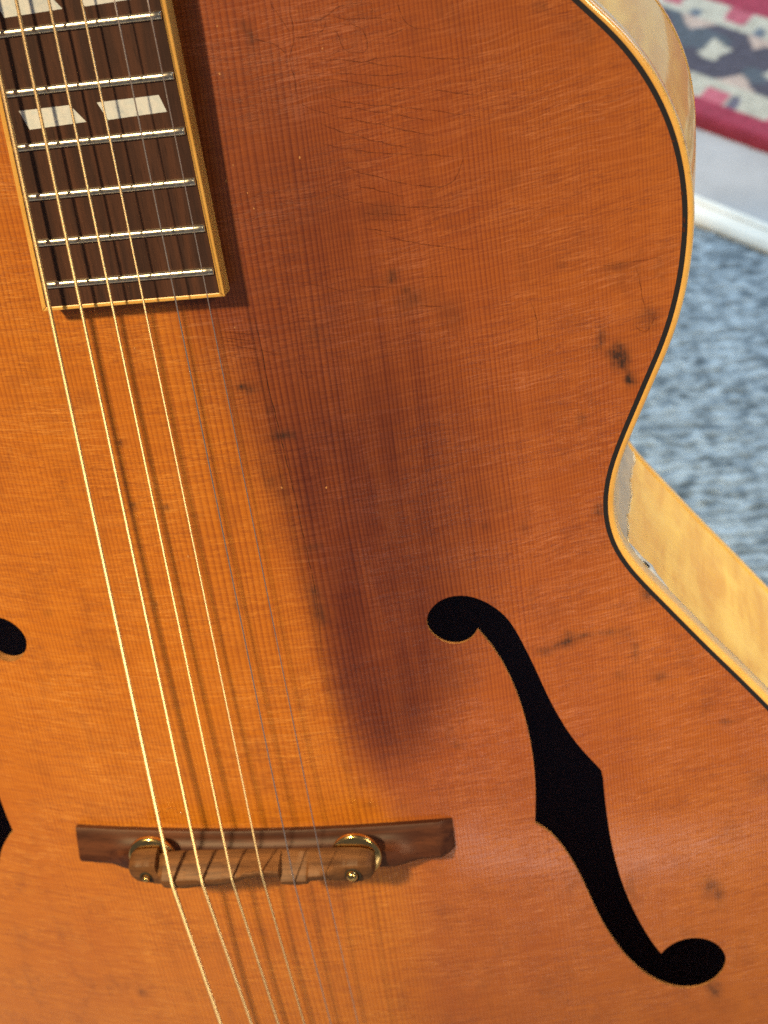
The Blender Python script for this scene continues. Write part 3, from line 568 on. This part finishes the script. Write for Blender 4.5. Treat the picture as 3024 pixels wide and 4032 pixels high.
# --- strings
HN, HB, ZB, DX = 15.378, 26.297, 7.414, 0.992
RAD = [0.68, 0.54, 0.43, 0.34, 0.21, 0.16]
TAIL = [(-24.6, -723.4), (-13.1, -723.3), (-3.1, -723.1), (6.5, -723.0), (16.3, -715.5), (26.3, -715.4)]
CY = [-650.5, -650.0, -648.8, -646.8, -651.2, -648.4]
for i in range(6):
    def at(y):
        t = -y / 647.7; h = HN + (HB - HN) * t; return ((-1 + 2 * i / 5) * h + DX * t, y, 1.0 + (ZB - 1.0) * t)
    pts = [at(y) for y in (-320, -380, -450, -520, -590, -630, CY[i] + 2.0, CY[i] + 0.6)]
    c = at(CY[i]); pts.append((c[0], c[1], c[2] - 0.03))
    tx, ty = TAIL[i]; tz = 7 + 0.15 * (ty + 647.7)
    for k in (0.012, 0.04, 0.3, 0.65, 1.0, 1.9):
        pts.append((c[0] + (tx - c[0]) * k, c[1] + (ty - c[1]) * k, c[2] + (tz - c[2]) * k))
    rr = RAD[i]
    if i < 4:                                               # the winding: one ring per turn
        Pn = np.array(pts); sl = np.r_[0, np.cumsum(np.linalg.norm(np.diff(Pn, axis=0), axis=1))]; st_ = (0.19, 0.17, 0.15, 0.13)[i]; q = np.linspace(0, sl[-1], int(sl[-1] / st_))
        pts = np.stack([np.interp(q, sl, Pn[:, k]) for k in range(3)], 1).tolist(); rr = [RAD[i] * (1.0 if k % 2 else 0.78) for k in range(len(pts))]
    V, F = tube(pts, rr, 9 if i < 4 else 12); o = fix_normals(mesh_obj('string', V, F, M['bronze'] if i < 4 else M['steel'], guitar, smooth=i > 3))
    o['label'] = 'bronze wound string' if i < 4 else 'thin plain steel string'

# --- side: grey reflection painted as a strip in the waist, its crack line, and the chip under the binding
OD = outline(0.5); ODN = normals(OD)
def side_pt(x, y, dep, off=0.0):
    k = int(np.argmin((OD[:, 0] - x) ** 2 + (OD[:, 1] - y) ** 2)); q = OD[k] + ODN[k] * off
    return np.array([q[0], q[1], float(rimz(q[1]))]) - BN * dep
def side_idx(x, y): return int(np.argmin((OD[:, 0] - x) ** 2 + (OD[:, 1] - y) ** 2))
i0, i1 = side_idx(128.6, -526), side_idx(132.0, -552.5)
V = []; F = []; dl = np.linspace(6.3, DEP - 5.5, 24); cols = 12
for d in dl:
    t = (d - 6) / (DEP - 11); e = i1 + int(round((t - 0.5) * 9 + 1.2 * math.sin(d * 0.21) + 0.8 * math.sin(d * 0.5)))
    for c in range(cols):
        k = int(round(i0 + (e - i0) * c / (cols - 1))); q = OD[k] + ODN[k] * 0.05; V.append(np.array([q[0], q[1], float(rimz(q[1]))]) - BN * d)
for a in range(len(dl) - 1):
    for c in range(cols - 1): F.append((a * cols + c, a * cols + c + 1, (a + 1) * cols + c + 1, (a + 1) * cols + c))
fix_normals(mesh_obj('grey_reflection', V, F, M['patch'], guitar))  # the grey is reflected light, laid on as a coloured strip
edge_pts = [Vector(V[a * cols + cols - 1]) + Vector((0.1, 0.06, 0)) for a in range(len(dl))]
Vt, Ft = tube(edge_pts, [0.12 + 0.14 * rng.random() for _ in edge_pts], 6); mesh_obj('lacquer_ridge', Vt, Ft, M['line'], guitar)
def side_blob(name, pts, mat, off):
    P = [side_pt(x, y, d, off) for x, y, d in pts]; c = np.mean(P, axis=0) ; n = len(P)
    k = int(np.argmin((OD[:, 0] - c[0]) ** 2 + (OD[:, 1] - c[1]) ** 2)); c = c + np.array([ODN[k][0], ODN[k][1], 0]) * 0.25
    return fix_normals(mesh_obj(name, P + [c], [(n, i, (i + 1) % n) for i in range(n)], mat, guitar))
side_blob('lacquer_chip', [(131.2, -550.3, 6.3), (132.6, -553.2, 8.6), (134.2, -556.0, 8.4), (136.4, -559.3, 9.8), (138.2, -561.9, 10.6), (139.8, -564.2, 8.3), (141.2, -566.2, 7.8), (143.2, -568.7, 6.4), (140.5, -565.3, 6.1), (137.0, -560.4, 6.1), (134, -555.8, 6.1)], M['chip'], 0.12)
side_blob('chip_hole', [(135.4, -557.9, 6.6), (136.2, -559.0, 7.6), (137.3, -560.5, 7.4), (137.2, -560.3, 6.3), (136.0, -558.8, 6.2)], M['hole'], 0.45)

# ---------------------------------------------------------------- floor, threshold strip, rug
DIR = np.array([0.814, -0.581]); NRM = np.array([0.581, 0.814]); S0 = -59.4      # along and across the strip, millimetres
def to_xy(s, t): return S_(s, t)
def S_(s, t): return np.outer(np.ravel(s), DIR) + np.outer(np.ravel(t), NRM)
def noise_grid(nx, ny, cell, seed):
    r = np.random.default_rng(seed); gx, gy = int(nx / cell[0]) + 3, int(ny / cell[1]) + 3
    g = r.random((gy, gx)); u = np.arange(nx) / cell[0]; v = np.arange(ny) / cell[1]; i = u.astype(int); j = v.astype(int); a = u - i; b = v - j
    a = a * a * (3 - 2 * a); b = b * b * (3 - 2 * b); A, B = np.meshgrid(a, b); I, J = np.meshgrid(i, j)
    return (g[J, I] * (1 - A) + g[J, I + 1] * A) * (1 - B) + (g[J + 1, I] * (1 - A) + g[J + 1, I + 1] * A) * B
def sheet(name, s0, s1, t0, t1, step, height, tint, mat, skirt=None):
    s = np.arange(s0, s1 + 1e-6, step); t = np.arange(t0, t1 + 1e-6, step); nx, ny = len(s), len(t); SS, TT = np.meshgrid(s, t)
    xy = S_(SS, TT); z = height(SS, TT, nx, ny).ravel(); V = np.column_stack([xy, z])
    idx = np.arange(nx * ny).reshape(ny, nx); F = np.stack([idx[:-1, :-1], idx[:-1, 1:], idx[1:, 1:], idx[1:, :-1]], -1).reshape(-1, 4)
    o = mesh_obj(name, V, F, mat); c = tint(SS, TT, nx, ny).reshape(-1, 3)
    at = o.data.color_attributes.new('tint', 'FLOAT_COLOR', 'POINT'); at.data.foreach_set('color', np.column_stack([c, np.ones(len(c))]).astype(np.float32).ravel())
    return o
gf = simple('subfloor', (0.30, 0.31, 0.33), 0.9, var=0.1)
V = [(-6000, -6000, -9), (6000, -6000, -9), (6000, 6000, -9), (-6000, 6000, -9)]; o = mesh_obj('floor', V, [(0, 1, 2, 3)], gf, smooth=False); tag(o, kind='structure')
def ribs(SS, TT):
    w_ = (noise_grid(SS.shape[1], SS.shape[0], (4, 3), 31) - 0.5) * 6.0
    return np.sin((TT * 0.814 - SS * 0.581 + w_) / 6.0 * 2 * math.pi)
def carpet_h(SS, TT, nx, ny):
    a = noise_grid(nx, ny, (3.0, 1.8), 3); b = noise_grid(nx, ny, (1.5, 1.2), 4)
    return -4.0 + 1.5 * a + 1.3 * b + 0.9 * ribs(SS, TT)
def carpet_c(SS, TT, nx, ny):
    a = noise_grid(nx, ny, (3.2, 2.2), 5); b = noise_grid(nx, ny, (1.7, 1.2), 6)
    v = np.clip(0.42 * a + 0.38 * b + 0.10 + 0.11 * ribs(SS, TT), 0, 1)[..., None]; v = np.clip((v - 0.22) / 0.56, 0, 1)
    return np.array([0.11, 0.15, 0.185]) * (1 - v) + np.array([0.47, 0.57, 0.64]) * v
o = sheet('carpet', -420, 380, -330, 271, 2.2, carpet_h, carpet_c, mat_attr('heathered_carpet', 1.0, 700, 0.3, 0.002)); tag(o, kind='structure')
def pale_h(SS, TT, nx, ny): return -2.5 + 0.8 * noise_grid(nx, ny, (1.5, 1.5), 11)
def pale_c(SS, TT, nx, ny):
    v = noise_grid(nx, ny, (6, 6), 12)[..., None] * 0.6 + 0.4 * noise_grid(nx, ny, (1.5, 1.5), 13)[..., None]
    return np.array([0.33, 0.35, 0.37]) * (1 - v) + np.array([0.45, 0.47, 0.49]) * v
o = sheet('pale_carpet', -700, 700, 292, 1100, 5.0, pale_h, pale_c, mat_attr('pale_grey_carpet', 1.0, 500, 0.12, 0.001)); tag(o, kind='structure')
prof = [(270.5, -6), (270.5, -1.2), (272, 0.4), (276, 1.8), (281, 2.4), (284.0, 2.5), (284.6, 3.2), (287.0, 3.2), (287.6, 2.3), (291, 1.0), (292.6, -1.2), (292.6, -6)]
V = []; F = []
for s in (-650, 0, 650): V += [tuple(S_(s, t)[0]) + (z,) for t, z in prof]
m = len(prof)
for i in range(2): F += [(i * m + j, i * m + (j + 1) % m, (i + 1) * m + (j + 1) % m, (i + 1) * m + j) for j in range(m)]
F += [tuple(range(m)), tuple(2 * m + j for j in range(m))]
o = fix_normals(mesh_obj('threshold_strip', V, F, simple('cream_painted_metal', (0.80, 0.80, 0.72), 0.35, var=0.05), smooth=False))
tag(o, 'pale cream threshold strip on the floor between blue-grey and light grey carpet', 'threshold strip')
PINK = np.array([0.32, 0.042, 0.082]); CREAM = np.array([0.47, 0.47, 0.40]); NAVY = np.array([0.075, 0.075, 0.105]); TEAL = np.array([0.085, 0.11, 0.14]); BLUSH = np.array([0.48, 0.39, 0.34])
def rug_h(SS, TT, nx, ny):
    e = np.clip((TT - 348.5) / 5.0, 0, 1); return -3.0 + 8.5 * np.sqrt(e) + 0.9 * noise_grid(nx, ny, (1.0, 1.0), 21)
def rug_c(SS, TT, nx, ny):
    wob = (noise_grid(nx, ny, (5, 5), 22) - 0.5) * 3.0; s = SS - S0 + wob; t = TT + (noise_grid(nx, ny, (6, 6), 23) - 0.5) * 2.5
    c = np.zeros(SS.shape + (3,)) + PINK
    cream1 = (t > 367) & (t < 386); cream2 = (t > 437) & (t < 457); band = (t >= 386) & (t <= 437)
    c[cream1 | cream2] = CREAM; c[band] = NAVY
    tz = noise_grid(nx, ny, (12, 9), 24); c[band & (tz > 0.55)] = TEAL
    P = 53.0; u = (s + P / 2) % P - P / 2
    tq = t - 412; dia = (np.abs(u * 0.814 + tq * 0.581) + np.abs(tq * 0.814 - u * 0.581)) / 12.0
    c[dia < 1] = CREAM
    u2 = s % P - P / 2
    tri = band & ((t - 386) < 13 - np.abs(u2 - 4) * 0.75); c[tri] = BLUSH
    tri2 = band & ((437 - t) < 12 - np.abs(u2 + 2) * 0.8); c[tri2] = BLUSH
    u3 = (s + 4) % 52 - 26; c[cream1 & (np.abs(u3 - 4) < 9) & (t < 378)] = PINK * 1.25 + 0.08; c[cream1 & (np.abs(u3 - 18) < 4) & (t < 379)] = NAVY * 1.7
    c[cream2 & (np.abs((s + 30) % 52 - 26) < 8) & (t > 443)] = PINK * 1.1 + 0.06; c[cream2 & (np.abs((s + 8) % 52 - 26) < 4) & (t < 446)] = TEAL * 1.6
    f = noise_grid(nx, ny, (2, 2), 25)[..., None]; return c * (0.85 + 0.3 * f)
o = sheet('rug', -260, 160, 348, 640, 2.0, rug_h, rug_c, mat_attr('wool_pile', 1.0, 900, 0.2, 0.002))
tag(o, 'oriental rug with pink edge and navy border of cream diamonds', 'rug')
